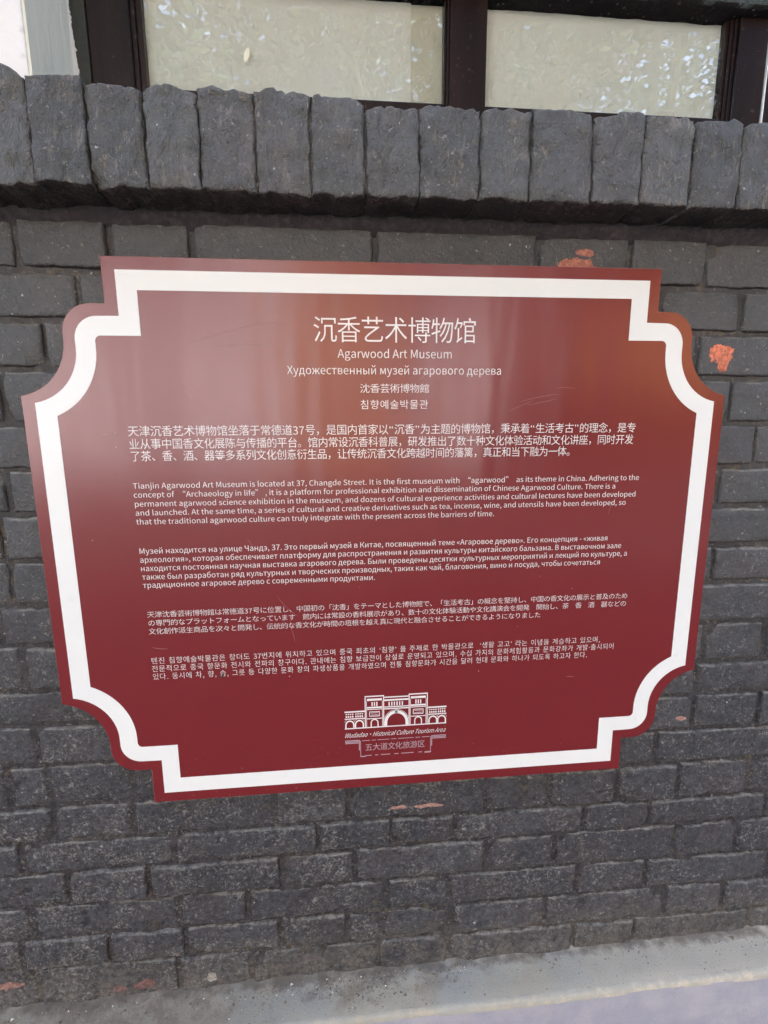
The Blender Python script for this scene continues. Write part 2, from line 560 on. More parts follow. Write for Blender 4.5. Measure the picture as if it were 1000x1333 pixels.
def rough_block(name, x0, x1, z0f, z1f, yf, depth, seed, mat, parent, cell=.009, rr=.004, amp=.0012, edge=.0015,
                chips=0, topround=0.0, tilt=0.0, skirt=1, lump=1.0, broken=0.0):
    """one brick: a rough hand-made face with worn edges, sides running back into the wall.
    z0f / z1f give the bottom and top height at x"""
    rnd = random.Random(seed)
    L = x1 - x0
    H = z1f((x0 + x1) / 2) - z0f((x0 + x1) / 2)
    us = lin(L, max(2, int(L / cell)), rr)
    ws = lin(H, max(2, int(H / cell)), rr)
    ox, oy, oz = rnd.uniform(-50, 50), rnd.uniform(-50, 50), rnd.uniform(-50, 50)
    corners = [(rnd.choice((0, 1)), rnd.choice((0, 1)), rnd.uniform(.006, .016)) for _ in range(chips)]
    nu, nw = len(us), len(ws)
    V = []
    sk = {}
    for j, w in enumerate(ws):
        for i, u in enumerate(us):
            x = x0 + u
            zb, zt = z0f(x), z1f(x)
            z = zb + (zt - zb) * (w / H)
            if topround and w > H * .5:
                q = abs(2 * u / L - 1) ** 5
                z -= topround * q * ((w / H - .5) * 2) ** 3
            d = min(u, L - u, w, H - w)
            dd = max(0.0, rr - d) / rr
            y = yf + rr * (1 - math.sqrt(max(0.0, 1 - dd * dd * .97)))
            p = Vector((x + ox, oy, z + oz))
            y += amp * (1.3 * noise.noise(p * 26) + .9 * noise.noise(p * 70) + .45 * noise.noise(p * 170)) * lump
            y += tilt * (u / L - .5)
            for cx, cz, cr in corners:
                dc = math.hypot(u - cx * L, (w - cz * H))
                if dc < cr * 1.6:
                    y += cr * .55 * max(0, 1 - dc / (cr * 1.6)) ** .8
            # wandering edges
            e = max(0.0, 1 - d / .012)
            x += edge * e * (noise.noise(p * 60 + Vector((9, 1, 3))) * .8 + .9 * noise.noise(p * 170))
            z += edge * e * (noise.noise(p * 60 + Vector((2, 7, 5))) * .8 + .9 * noise.noise(p * 170 + Vector((4, 4, 4))))
            if broken and d < .010:
                # scalloped breaks where flakes have come off along the arris
                vd_ = noise.voronoi(p * 62)[0]
                cut = max(0.0, vd_[1] - vd_[0]) * e
                y += broken * .7 * cut
                z += -broken * cut if w > H * .5 else broken * .5 * cut
            V.append((x, y, z))
    F = []
    for j in range(nw - 1):
        for i in range(nu - 1):
            a = j * nu + i
            F.append((a, a + 1, a + nu + 1, a + nu))
    ring = [i for i in range(nu)] + [j * nu + nu - 1 for j in range(1, nw)] + [(nw - 1) * nu + i for i in range(nu - 2, -1, -1)] + [j * nu for j in range(nw - 2, 0, -1)]
    prev = ring
    for s in range(1, skirt + 1):
        cur = []
        for k in ring:
            x, y, z = V[k]
            yy = yf + rr + (depth - rr) * s / skirt
            if skirt > 1:
                q = Vector((x + ox, yy + oy, z + oz))
                x += .0012 * noise.noise(q * 60)
                z += .0030 * noise.noise(q * 40 + Vector((5, 5, 5)))
            V.append((x, yy, z))
            cur.append(len(V) - 1)
        n = len(ring)
        for k in range(n):
            F.append((prev[k], cur[k], cur[(k + 1) % n], prev[(k + 1) % n]))
        prev = cur
    o = pydata(name, V, F, mat, None, True)
    child(o, parent)
    return o


def hidden(x0, x1, z0, z1):
    ax = max(abs(x0), abs(x1)); az = max(abs(z0), abs(z1))
    return (ax < .325 and az < .335) or (ax < .425 and az < .165)


rng = random.Random(4)
for row in range(19):
    js = sorted(JOINTS[row])
    xs = js[:]
    x = xs[0]
    while x > XMIN:
        x -= rng.choice((.105, .212)); xs.insert(0, x)
    x = xs[-1]
    while x < XMAX:
        x += rng.choice((.105, .212)); xs.append(x)
    upper = row < 13
    for i in range(len(xs) - 1):
        a, b = xs[i], xs[i + 1]
        g = rng.uniform(.0028, .0048) if not upper else rng.uniform(.0026, .0048)
        xa, xb = a + g, b - g
        zb_, zt_ = bedz(row + 1, a), bedz(row, b)
        if hidden(xa, xb, zb_, zt_):
            continue
        gz = .0035 if upper else .0028
        jz = rng.uniform(-.0008, .0008)
        yf = .0065 + rng.uniform(-.0018, .0022)
        if row == 18:
            yf += .001
        f0 = lambda X, r_=row, jz=jz, gz=gz: bedz(r_ + 1, X) + gz + jz + (0.0 if r_ < 18 else -.006)
        f1 = lambda X, r_=row, jz=jz, gz=gz: bedz(r_, X) - gz + jz
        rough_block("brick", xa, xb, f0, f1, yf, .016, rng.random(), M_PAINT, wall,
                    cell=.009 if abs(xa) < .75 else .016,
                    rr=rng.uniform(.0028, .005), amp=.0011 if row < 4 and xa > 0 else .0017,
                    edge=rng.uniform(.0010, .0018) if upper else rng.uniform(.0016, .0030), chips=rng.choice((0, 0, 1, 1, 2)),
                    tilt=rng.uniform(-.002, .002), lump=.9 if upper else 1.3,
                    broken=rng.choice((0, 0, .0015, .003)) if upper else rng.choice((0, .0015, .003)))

# mortar between the bricks: one uneven bed, filled more nearly flush low down
def mortar_sheet():
    nx_, nz_ = 300, 230
    x0, x1, z0, z1 = XMIN - .15, XMAX + .15, -.725, .4195
    V, F = [], []
    for j in range(nz_ + 1):
        z = z0 + (z1 - z0) * j / nz_
        for i in range(nx_ + 1):
            x = x0 + (x1 - x0) * i / nx_
            base = .0155 if z > -.3 else .0125
            base = .0104 + .0018 * min(max((z + .30) / .3, 0), 1)
            p = Vector((x, 0, z))
            y = base + .0032 * noise.noise(p * 17) + .0016 * noise.noise(p * 60) + .0008 * noise.noise(p * 160)
            V.append((x, max(y, .0062), z))
    for j in range(nz_):
        for i in range(nx_):
            a = j * (nx_ + 1) + i
            F.append((a, a + 1, a + nx_ + 2, a + nx_ + 1))
    child(pydata("mortar", V, F, M_MORTAR, None, True), wall)


mortar_sheet()

# mortar band under the sill, coloured darker for the shade there
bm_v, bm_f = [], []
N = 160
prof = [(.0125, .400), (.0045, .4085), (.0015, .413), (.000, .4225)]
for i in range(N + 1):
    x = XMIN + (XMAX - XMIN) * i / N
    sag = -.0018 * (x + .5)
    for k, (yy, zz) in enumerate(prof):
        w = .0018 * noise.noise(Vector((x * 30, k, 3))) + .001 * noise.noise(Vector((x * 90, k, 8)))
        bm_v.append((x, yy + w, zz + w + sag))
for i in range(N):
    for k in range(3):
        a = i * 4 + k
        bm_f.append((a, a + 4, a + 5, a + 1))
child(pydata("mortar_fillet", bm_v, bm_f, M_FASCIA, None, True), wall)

# sill course: bricks on end that stick out of the wall
SJ = [-.66, -.60, -.545, -.49, -.436, -.384, -.3282, -.271, -.2155, -.1572, -.0985, -.039, .0205, .0895, .148, .2205, .281, .342, .4024, .463, .523, .583, .643, .70, .76, .82]
TOPS = [.530, .529, .529, .531, .5315, .5185, .5160, .5165, .5180, .5195, .5160, .5085, .5130, .5135, .5140, .5120, .5135, .5125, .5110, .512, .512, .511, .512, .510, .511]
BOT = [.418, .418, .418, .418, .4165, .4200, .4175, .4180, .4175, .4180, .4180, .4185, .4180, .4185, .4175, .4180, .4185, .4180, .418, .418, .418, .418, .418, .418, .418]
for i in range(len(SJ) - 1):
    a, b = SJ[i], SJ[i + 1]
    rnd = random.Random(i * 7 + 1)
    ga, gb = rnd.uniform(.0002, .0013), rnd.uniform(.0002, .0013)
    top, bot = TOPS[i], BOT[i]
    if i == 4:
        f1 = lambda X: .5325 - max(0, (X + .415)) * .42
    elif i == 15:
        f1 = lambda X: .5125 + (.0035 if X > .25 else 0) * 1
    else:
        sl = rnd.uniform(-.06, .06)
        mid = (a + b) / 2
        f1 = lambda X, top=top, sl=sl, mid=mid, sd=i: top + (X - mid) * sl + .0018 * noise.noise(Vector((X * 55, sd, 1))) + .0016 * noise.noise(Vector((X * 160, sd, 1)))
    f0 = lambda X, bot=bot, sd=i: bot + .0022 * noise.noise(Vector((X * 40, sd, 9)))
    rough_block("sill_brick", a + ga, b - gb, f0, f1, -.0548 + rnd.uniform(-.0012, .0012) - (.003 if i == 5 else 0), .112, i * 3.3 + 5, M_SILL, wall,
                cell=.0046, rr=rnd.uniform(.0028, .0048) if i != 5 else .0018, amp=.0017, edge=.0022 if i != 5 else .0005, chips=(0, 1, 0, 1, 1, 0, 2, 1, 0, 1, 0, 0, 1, 0, 1, 0, 1, 0, 1, 0, 1, 0, 1, 0, 1)[i],
                topround=(0 if i == 5 else rnd.uniform(.0, .005)), tilt=rnd.uniform(-.0012, .0012), skirt=9, broken=(0 if i == 5 else rnd.uniform(.002, .0045)),
                lump=2.2 if i == 4 else 1.2)
# mortar in the sill course
V, F = [], []
nn = 500
for i in range(nn + 1):
    x = SJ[0] + (SJ[-1] - SJ[0]) * i / nn
    for k, (yy, zz) in enumerate(((.002, .4215), (-.044, .4215), (-.0485, .4255), (-.0495, .45), (-.0495, .48), (-.0490, .501), (-.043, .506), (.07, .508))):
        w = .0013 * noise.noise(Vector((x * 60, k * 2, 3)))
        V.append((x, yy + w * (1 if 1 < k < 7 else 0), zz + w * 1.5))
for i in range(nn):
    for k in range(7):
        a = i * 8 + k
        F.append((a, a + 8, a + 9, a + 1))
child(pydata("sill_mortar", V, F, M_MORTAR, None, True), wall)

# wall core, unseen body of the building
child(boxes("wall_core", [(-9, 9, .030, .34, GZ, .4185),
                          (-9, XMIN - .02, .0, .030, GZ, .4185), (XMAX + .02, 9, .0, .030, GZ, .4185),
                          (-9, -.62, .06, .34, .4185, 5.2), (1.02, 9, .06, .34, .4185, 5.2),
                          (-.62, 1.02, .155, .34, .4185, .715), (-.62, 1.02, .1, .34, .82, 5.2)], M_PAINT, None), wall)

# lintel over the windows
def lintel():
    V, F = [], []
    n = 240
    prof = [(.155, .7085), (.110, .7085), (.085, .7080), (.068, .7080), (.0585, .7090), (.0560, .7130), (.0560, .73), (.0560, .77), (.0560, .83)]
    for i in range(n + 1):
        x = -.62 + 1.64 * i / n
        for k, (yy, zz) in enumerate(prof):
            w = .0016 * noise.noise(Vector((x * 45, k * 1.3, 4))) + .0009 * noise.noise(Vector((x * 130, k * 1.3, 2)))
            V.append((x, yy + (w if k > 2 else 0), zz + w * .9))
    m = len(prof)
    for i in range(n):
        for k in range(m - 1):
            a = i * m + k
            F.append((a, a + 1, a + m + 1, a + m))
    child(pydata("lintel", V, F, M_LINTEL, None, True), wall)


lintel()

# ------------------------------------------------------------------ plinth ledge
def ledge():
    prof = [(.0125, -.7085), (.004, -.7105), (-.015, -.7112), (-.035, -.7118), (-.050, -.7125), (-.0548, -.7138), (-.0575, -.7175), (-.0580, -.725)]
    n = 340
    V, F = [], []
    for i in range(n + 1):
        x = -2.2 + 4.6 * i / n
        for k, (yy, zz) in enumerate(prof):
            w = .0012 * noise.noise(Vector((x * 14, k * .5, 4))) + .0007 * noise.noise(Vector((x * 60, k, 2)))
            V.append((x, yy + (w if k > 3 else 0), zz + w))
    m = len(prof)
    for i in range(n):
        for k in range(m - 1):
            a = i * m + k
            F.append((a, a + m, a + m + 1, a + 1) if False else (a, a + 1, a + m + 1, a + m))
    return pydata("ledge_top", V, F, M_LEDGE, None, True)


plinth = tag(empty("plinth", (0, 0, GZ)), kind='structure')
plinth["label"] = "dusty painted concrete plinth ledge at the foot of the brick wall"
bpy.context.view_layer.update()
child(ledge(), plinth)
child(boxes("plinth_face", [(-9, 9, -.0578, -.004, GZ + .001, -.7225)], M_PLINTH), plinth)

# crumbs of mortar and sand on the ledge
def crumbs():
    rnd = random.Random(9)
    V, F = [], []
    mats = []
    for i in range(2600):
        x = rnd.uniform(-.62, .70)
        if rnd.random() < .45:
            x = rnd.gauss(-.06, .11)
        y = .002 - abs(rnd.gauss(0, .022))
        if y < -.050:
            continue
        s = abs(rnd.gauss(0, .0006)) + .0004
        if rnd.random() < .03:
            s *= 2.0
        z = -.7113 + s * .4 - (0.0018 * (-y / .05))
        b = len(V)
        rot = Matrix.Rotation(rnd.uniform(0, 6.28), 3, 'Z')
        for q in ((1, 0, 0), (-.5, .9, 0), (-.6, -.8, 0), (0, 0, 1), (0, 0, -1)):
            q = rot @ Vector(q)
            q = Vector((q.x * rnd.uniform(.6, 1.4), q.y * rnd.uniform(.6, 1.3), q.z * .8)) * s
            V.append((x + q.x, y + q.y, z + q.z))
        mi = 1 if rnd.random() < .10 else 0
        for f_ in ((0, 1, 3), (1, 2, 3), (2, 0, 3), (1, 0, 4), (2, 1, 4), (0, 2, 4)):
            F.append(tuple(b + k for k in f_)); mats.append(mi)
    t = NT("brown_sand"); m0 = t.done(t.mix(t.noise(150, 1), (.07, .05, .035), (.26, .21, .15)), .9)
    t = NT("white_lime_crumb"); m1 = t.done((.7, .69, .65), .9)
    o = pydata("loose_crumbs", V, F, m0)
    o.data.materials.append(m1)
    for p, mi in zip(o.data.polygons, mats):
        p.material_index = mi
    tag(o, "brown sand and white mortar crumbs lying on the ledge at the wall foot", "crumbs", kind='stuff')


crumbs()

# ------------------------------------------------------------------ window
WY = .080
win = tag(empty("window", (.08, WY, .59)), "low window with dark brown frame and pale boards behind its panes", "window")
bpy.context.view_layer.update()


def part(name, lst, mat, parent, bev=0.0):
    return child(boxes(name, lst, mat, None, bev), parent)


ZB, ZT = .5885, .7085
part("bottom_rail", [(-.36, 1.02, WY - .004, WY + .03, .50, ZB)], M_FRAME, win, .0015)
part("top_rail", [(-.36, 1.02, WY + .004, WY + .03, ZT, .735)], M_FRAME, win, .001)
# left post with its green-black strip, mullions with stepped mouldings
fs = part("frame_edge_strip", [(-.405, -.3695, WY - .012, WY + .03, .50, .708)], M_STRIP, win, .001)


def post(x0, x1, steps, depth=.010):
    o = part("post", [(x0, x1, WY - depth, WY + .03, .501, .7078)], M_FRAME, win, .0018)
    for s0, s1, y in steps:
        m_ = part("moulding", [(s0, s1, WY - y, WY + .03, .5015, .7076)], M_FRAME, o, .0008)
    return o


post(-.3690, -.3185, [(-.3184, -.3130, .0065), (-.3129, -.3060, .003)])
post(.0800, .1290, [(.0735, .0762, .004), (.0765, .0799, .007)])
post(.4790, .5225, [(.4645, .4690, .003), (.4693, .4740, .0055), (.4743, .4789, .0075)], .011)
part("pane_bead", [(.5232, .5250, WY - .0125, WY + .02, .5015, .7076)], M_WHITE, win)
post(.5255, .585, [(.5852, .592, .005)], .0105)
post(.94, 1.02, [])
for a, b in ((-.3058, .0733), (.1291, .4643), (.5922, .9399)):
    part("glass_pane", [(a - .002, b + .002, WY + .0005, WY + .0035, ZB - .003, ZT + .002)], M_GLASS, win)
part("pale_board", [(-.3058, .0310, WY + .0065, WY + .010, .58, .715)], M_BOARD, win)
t = NT("yellowed_board_edge"); M_B2 = t.done((.66, .665, .55), .8)
part("board_edge", [(.0314, .0733, WY + .0085, WY + .012, .58, .715)], M_B2, win)
part("pale_board", [(.1291, .4643, WY + .0065, WY + .010, .58, .715)], M_BOARD, win)
t = NT("brown_board"); M_B3 = t.done((.05, .03, .02), .6)
part("dark_board", [(.5922, .9399, WY + .0065, WY + .010, .58, .715)], M_B3, win)

# white pier left of the window
pier = tag(empty("plaster_pier", (-.5, 0, .5)), "white plastered pier left of the window with a ragged cream paint edge", "pier")
bpy.context.view_layer.update()
part("plaster_face", [(-.80, -.3915, -.030, .20, .50, 5.1)], M_PIER, pier, .002)
part("painted_reveal", [(-.3912, -.3885, -.0285, .0675, .50, .72)], M_REVEAL, pier)
# ragged edge of paint lapping onto the frame strip
V, F = [], []
rnd = random.Random(3)
n = 130
for i in range(n + 1):
    z = .50 + .215 * i / n
    k = max(0.0, min(1.0, (.66 - z) / .06))
    w = .0015 + .0035 * k + abs(noise.noise(Vector((z * 210, 0, 0)))) * .004 + abs(noise.noise(Vector((z * 700, 3, 0)))) * .004 * k
    V += [(-.3884, WY - .0135, z), (-.3884 + w, WY - .0135, z - .002 * k), (-.3884, WY - .0122, z), (-.3884 + w, WY - .0122, z - .002 * k)]
for i in range(n):
    a = i * 4
    F += [(a, a + 1, a + 5, a + 4), (a + 1, a + 3, a + 7, a + 5), (a + 2, a + 6, a + 7, a + 3)]
child(pydata("ragged_paint_edge", V, F, M_RAG), pier)

# ------------------------------------------------------------------ the sign
sign = tag(empty("museum_sign", (0, 0, 0)), "large maroon notice board with notched corners and white multilingual lettering", "sign")


def arc(cx, cz, r, a0, a1, n):
    return [(cx + r * math.cos(R(a0 + (a1 - a0) * i / n)), cz + r * math.sin(R(a0 + (a1 - a0) * i / n))) for i in range(n + 1)]


def quad(kind):
    """upper right quarter of an outline, from the top middle to the right middle"""
    if kind == 'outer':
        p = [(.3519, .3668), (.3516, .3137)] + arc(.3690, .2790, .0347, 90, 0, 10) + [(.4037, .272)]
        c, r, end = (.4711, .272), .0674, (.46, .2055)
    elif kind == 'border':
        p = [(.3364, .3517), (.3363, .2993)] + arc(.3625, .2718, .0272, 90, 0, 10) + [(.3897, .262)]
        c, r, end = (.4557, .262), .0660, (.4443, .1970)
    else:
        p = [(.3126, .3289), (.3126, .2765)] + arc(.3597, .2698, .0067, 90, 0, 10) + [(.3664, .262)]
        c, r, end = (.4539, .262), .0875, (.4201, .1813)
    a1 = math.degrees(math.atan2(end[1] - c[1], end[0] - c[0])) % 360
    p += arc(c[0], c[1], r, 180, a1, 14)[1:-1] + [end]
    return p


def outline(kind):
    q = quad(kind)
    return ([(x, z) for x, z in q] + [(x, -z) for x, z in reversed(q)] +
            [(-x, -z) for x, z in q] + [(-x, z) for x, z in reversed(q)])


def plate():
    o = outline('outer')
    n = len(o)
    cx = 0.0012
    V = []
    def inset(d):
        res = []
        for i in range(n):
            a = Vector(o[i - 1]); b = Vector(o[i]); c = Vector(o[(i + 1) % n])
            d1 = (b - a).normalized(); d2 = (c - b).normalized()
            n1 = Vector((d1.y, -d1.x)); n2 = Vector((d2.y, -d2.x))
            m = (n1 + n2)
            m = m / max(m.length_squared, .3) * 2
            res.append(b + m * d * .5 * 1.0)
        return res
    ins = inset(.0012)
    for (x, z), q in zip(o, ins):
        V.append((q.x, 0.0, q.y))
    for x, z in o:
        V.append((x, .0008, z))
    for x, z in o:
        V.append((x, .0042, z))
    F = [tuple(range(n))]
    for k in (0, 1):
        for i in range(n):
            a, b = k * n + i, k * n + (i + 1) % n
            F.append((a, a + n, b + n, b))
    me = bpy.data.meshes.new("plate")
    me.from_pydata(V, [], F)
    bm = bmesh.new(); bm.from_mesh(me)
    bmesh.ops.recalc_face_normals(bm, faces=bm.faces)
    bmesh.ops.triangulate(bm, faces=[f for f in bm.faces if len(f.verts) > 4])
    bm.to_mesh(me); bm.free()
    ob = link("plate", me, M_RED, sign)
    me.materials.append(M_EDGE)
    for p in me.polygons:
        if abs(p.normal.y) < .95:
            p.material_index = 1
    return ob


plate()


def flip_front(me):
    """all print faces look out of the wall (-Y)"""
    bm = bmesh.new(); bm.from_mesh(me)
    bm.normal_update()
    rev = [f for f in bm.faces if f.normal.y > 0]
    bmesh.ops.reverse_faces(bm, faces=rev)
    bm.to_mesh(me); bm.free()


a, b = outline('border'), outline('inner')
n = len(a)
V = [(x, -.0004, z) for x, z in a] + [(x, -.0004, z) for x, z in b]
F = [(i, (i + 1) % n, n + (i + 1) % n, n + i) for i in range(n)]
o = pydata("border_stripe", V, F, M_WHITE, sign)
flip_front(o.data)

# lettering ----------------------------------------------------------
FONT = None
try:
    fp = os.path.join(bpy.utils.system_resource('DATAFILES', path='fonts'), 'Noto Sans CJK Regular.woff2')
    if os.path.exists(fp):
        FONT = bpy.data.fonts.load(fp)      # the font that ships inside Blender
except Exception:
    FONT = None
GC, GL, ADV = {}, {}, {}      # CJK and Hangul shapes, Latin and Cyrillic shapes, widths


def eval_text(body, spacing, latin=True):
    c = bpy.data.curves.new("tmp_text", 'FONT')
    c.body = body
    c.size = 1.0
    c.fill_mode = 'FRONT'
    c.resolution_u = 3
    c.space_line = spacing
    c.offset = -.0016 if latin else -.005
    if FONT and latin:
        c.font = FONT
    o_ = bpy.data.objects.new("tmp_text", c)
    COL.objects.link(o_)
    bpy.context.view_layer.update()
    me = bpy.data.meshes.new_from_object(o_.evaluated_get(bpy.context.evaluated_depsgraph_get()))
    vv = [tuple(v.co[:2]) for v in me.vertices]
    ff = [tuple(p.vertices) for p in me.polygons]
    bpy.data.objects.remove(o_)
    bpy.data.curves.remove(c)
    bpy.data.meshes.remove(me)
    return vv, ff


def load_glyphs(chars, table, latin):
    """one text object with one character to a line, then cut up line by line"""
    pitch = 3.0
    vv, ff = eval_text("\n".join(chars), pitch, latin)
    where, k2 = {}, {}
    for n_, (a_, b_) in enumerate(vv):
        k = round((.25 - b_) / pitch)
        ch = chars[k]
        table.setdefault(ch, ([], []))
        where[n_] = (ch, len(table[ch][0]))
        table[ch][0].append((a_, b_ + k * pitch))
    for f in ff:
        table[where[f[0]][0]][1].append(tuple(where[i_][1] for i_ in f))
    if latin:
        vv, ff = eval_text("\n".join("H" + c + "H" for c in chars), pitch, latin)
        rows = {}
        for a_, b_ in vv:
            rows.setdefault(round((.25 - b_) / pitch), []).append(a_)
        for k, xs_ in rows.items():
            ADV[chars[k]] = max(xs_) - min(xs_)


TITLE = "沉香艺术博物馆"
NAMES = ("Agarwood Art Museum", "Художественный музей агарового дерева", "沈香芸術博物館", "침향예술박물관")
PARAS = (
  (
    ('c', "天津沉香艺术博物馆坐落于常德道37号，是国内首家以“沉香”为主题的博物馆，秉承着“生活考古”的理念，是专", -.3391, .3329, .1556, .0125),
    ('c', "业从事中国香文化展陈与传播的平台。馆内常设沉香科普展，研发推出了数十种文化体验活动和文化讲座，同时开发", -.3390, .3305, .1396, .0125),
    ('c', "了茶、香、酒、器等多系列文化创意衍生品，让传统沉香文化跨越时间的藩篱，真正和当下融为一体。", -.3391, .2480, .1243, .0125),
  ),
  (
    ('l', "Tianjin Agarwood Art Museum is located at 37, Changde Street. It is the first museum with  “agarwood”  as its theme in China. Adhering to the", -.3389, .3437, .0894, .0070),
    ('l', "concept of  “Archaeology in life” , it is a platform for professional exhibition and dissemination of Chinese Agarwood Culture. There is a", -.3391, .3096, .0778, .0070),
    ('l', "permanent agarwood science exhibition in the museum, and dozens of cultural experience activities and cultural lectures have been developed", -.3388, .3405, .0660, .0070),
    ('l', "and launched. At the same time, a series of cultural and creative derivatives such as tea, incense, wine, and utensils have been developed, so", -.3389, .3270, .0543, .0070),
    ('l', "that the traditional agarwood culture can truly integrate with the present across the barriers of time.", -.3391, .1363, .0426, .0070),
  ),
  (
    ('l', "Музей находится на улице Чандэ, 37. Это первый музей в Китае, посвященный теме «Агаровое дерево». Его концепция - «живая", -.3387, .3038, .0032, .0074),
    ('l', "археология», которая обеспечивает платформу для распространения и развития культуры китайского бальзама. В выставочном зале", -.3391, .3255, -.0086, .0074),
    ('l', "находится постоянная научная выставка агарового дерева. Были проведены десятки культурных мероприятий и лекций по культуре, а", -.3390, .3350, -.0203, .0074),
    ('l', "также был разработан ряд культурных и творческих производных, таких как чай, благовония, вино и посуда, чтобы сочетаться", -.3386, .2952, -.0320, .0074),
    ('l', "традиционное агаровое дерево с современными продуктами.", -.3386, -.0301, -.0434, .0074),
  ),
  (
    ('c', "天津沈香芸術博物館は常徳道37号に位置し、中国初の「沈香」をテーマとした博物館で、「生活考古」の概念を堅持し、中国の香文化の展示と普及のため", -.3371, .3416, -.0853, .0083),
    ('c', "の専門的なプラットフォームとなっています　館内には常設の香料展示があり、数十の文化体験活動や文化講演会を開発　開始し、茶　香　酒　器などの", -.3371, .3406, -.0973, .0083),
    ('c', "文化創作派生商品を次々と開発し、伝統的な香文化が時間の垣根を越え真に現代と融合させることができるようになりました", -.3372, .2108, -.1093, .0083),
  ),
  (
    ('c', "텐진 침향예술박물관은 창더도 37번지에 위치하고 있으며 중국 최초의 ‘침향’ 을 주제로 한 박물관으로  ‘생활 고고’ 라는 이념을 계승하고 있으며,", -.3377, .3052, -.1523, .0090),
    ('c', "전문적으로 중국 향문화 전시와 전파의 창구이다. 관내에는 침향 보급전이 상설로 운영되고 있으며, 수십 가지의 문화체험활동과 문화강좌가 개발·출시되어", -.3378, .3277, -.1640, .0090),
    ('c', "있다. 동시에 차, 향, 술, 그릇 등 다양한 문화 창의 파생상품을 개발하였으며 전통 침향문화가 시간을 달려 현대 문화와 하나가 되도록 하고자 한다.", -.3376, .2865, -.1757, .0090),
  ),
)
ALLTEXT = TITLE + "".join(NAMES) + "".join(q[1] for p_ in PARAS for q in p_) + "Wudadao·Historical Culture Tourism Area五大道文化旅游区国Hn"
_all = [c for c in dict.fromkeys(ALLTEXT) if c.strip()]
load_glyphs([c for c in _all if ord(c) < 0x2000 or c in "“”"], GL, True)
load_glyphs([c for c in _all if ord(c) >= 0x2000 or c == "·"], GC, False)
_b = eval_text("HH", 1.0)[0]
_w = max(q[0] for q in _b) - min(q[0] for q in _b)
ADV = {k: v - _w for k, v in ADV.items()}
_b = eval_text("H H", 1.0)[0]
SPACE = max(q[0] for q in _b) - min(q[0] for q in _b) - _w


def text_mesh(s, shear=0.0, track=0.0):
    vv, ff = [], []
    x_ = 0.0
    for ch in s:
        if ch in GL:
            k = len(vv)
            vv += [(x_ + a_ + b_ * shear, b_) for a_, b_ in GL[ch][0]]
            ff += [tuple(i + k for i in f) for f in GL[ch][1]]
            x_ += ADV[ch] + track
        else:
            x_ += SPACE
    return vv, ff


def bbox(vv):
    xs_ = [v[0] for v in vv]; ys_ = [v[1] for v in vv]
    return min(xs_), max(xs_), min(ys_), max(ys_)


CJK_B = bbox(GC["国"][0])
CJK_H = CJK_B[3] - CJK_B[2]
CAP = bbox(GL["H"][0])
CAP_H = CAP[3] - CAP[2]
KEM = CJK_H / .90          # size-1 units that make one em


def units(ch):
    if ch in "0123456789":
        return .58
    if ch == ' ':
        return .42
    if ch in ",.'‘’·":
        return .36
    if ch in '“”':
        return .55
    return 1.0


def cjk_line(s, x0, x1, zb, h, V, F, heavy=1.0):
    """fixed pitch line: bottom of the characters at zb, height h, first to last ink from x0 to x1"""
    tot = sum(units(c) for c in s)
    pitch = (x1 - x0) / (tot - .04)
    sc = h / CJK_H
    sx = min(pitch / KEM * 1.0, sc * 1.12) if heavy else sc
    x = x0 - .02 * pitch
    for c in s:
        u = units(c)
        if c.strip():
            lat = ord(c) < 0x2000 and c != "·"
            vv, ff = (GL if lat else GC)[c]
            f_ = (CJK_H / .90) * .733 / CAP_H if lat else 1.0
            gx, gz = sx * f_, sc * f_
            y0_ = 0.0 if lat else CJK_B[2]
            up_ = .055 * h if lat else 0.0
            if u == 1.0:
                off = x + (pitch - KEM * sx) / 2
            else:
                bb = bbox(vv)
                off = x + (u * pitch - (bb[1] - bb[0]) * gx) / 2 - bb[0] * gx
            k = len(V)
            V += [(off + a_ * gx, -.0005, zb + up_ + (b_ - y0_) * gz) for a_, b_ in vv]
            F += [tuple(i + k for i in f) for f in ff]
        x += u * pitch


def latin_line(s, x0, x1, zb, h, V, F, weight=0.0):
    vv, ff = text_mesh(s)
    b0 = bbox(vv)
    sx = (x1 - x0) / (b0[1] - b0[0])
    sz = h / CAP_H
    k = len(V)
    V += [(x0 + (a_ - b0[0]) * sx, -.0005, zb + (b_ - CAP[2]) * sz) for a_, b_ in vv]
    F += [tuple(i + k for i in f) for f in ff]


def lettering(name, lines, label=None, mat=None):
    V, F = [], []
    for kind, s, x0, x1, zb, h in lines:
        (cjk_line if kind == 'c' else latin_line)(s, x0, x1, zb, h, V, F)
    o_ = pydata(name, V, F, mat or M_LETTER, sign)
    flip_front(o_.data)
    if label:
        o_['label'] = label
    return o_


lettering("title_lettering", [('c', TITLE, -.1045, .1040, .2712, .0295)], "large Chinese title at the top of the board")
lettering("subtitle_lettering", [('l', NAMES[0], -.0745, .0729, .2523, .0104)], "English name under the title")
lettering("subtitle_lettering", [('l', NAMES[1], -.1386, .1392, .2320, .0102)], "Russian name under the English name")
lettering("subtitle_lettering", [('c', NAMES[2], -.0469, .0437, .2088, .0108)], "Japanese name under the Russian name")
lettering("subtitle_lettering", [('c', NAMES[3], -.0468, .0432, .1882, .0112)], "Korean name, lowest of the names")
for p_, l_ in zip(PARAS, ("Chinese text", "English text", "Russian text", "Japanese text", "Korean text")):
    lettering("paragraph", p_, l_, M_WORN if l_[0] in "JK" else None)

# emblem -------------------------------------------------------------
EU = .1500 / 776.0
EV = .000208


def ex(X):
    return -.0760 + (X - 112) * EU


def ez(Y):
    return -.2681 - (Y - 345) * EV


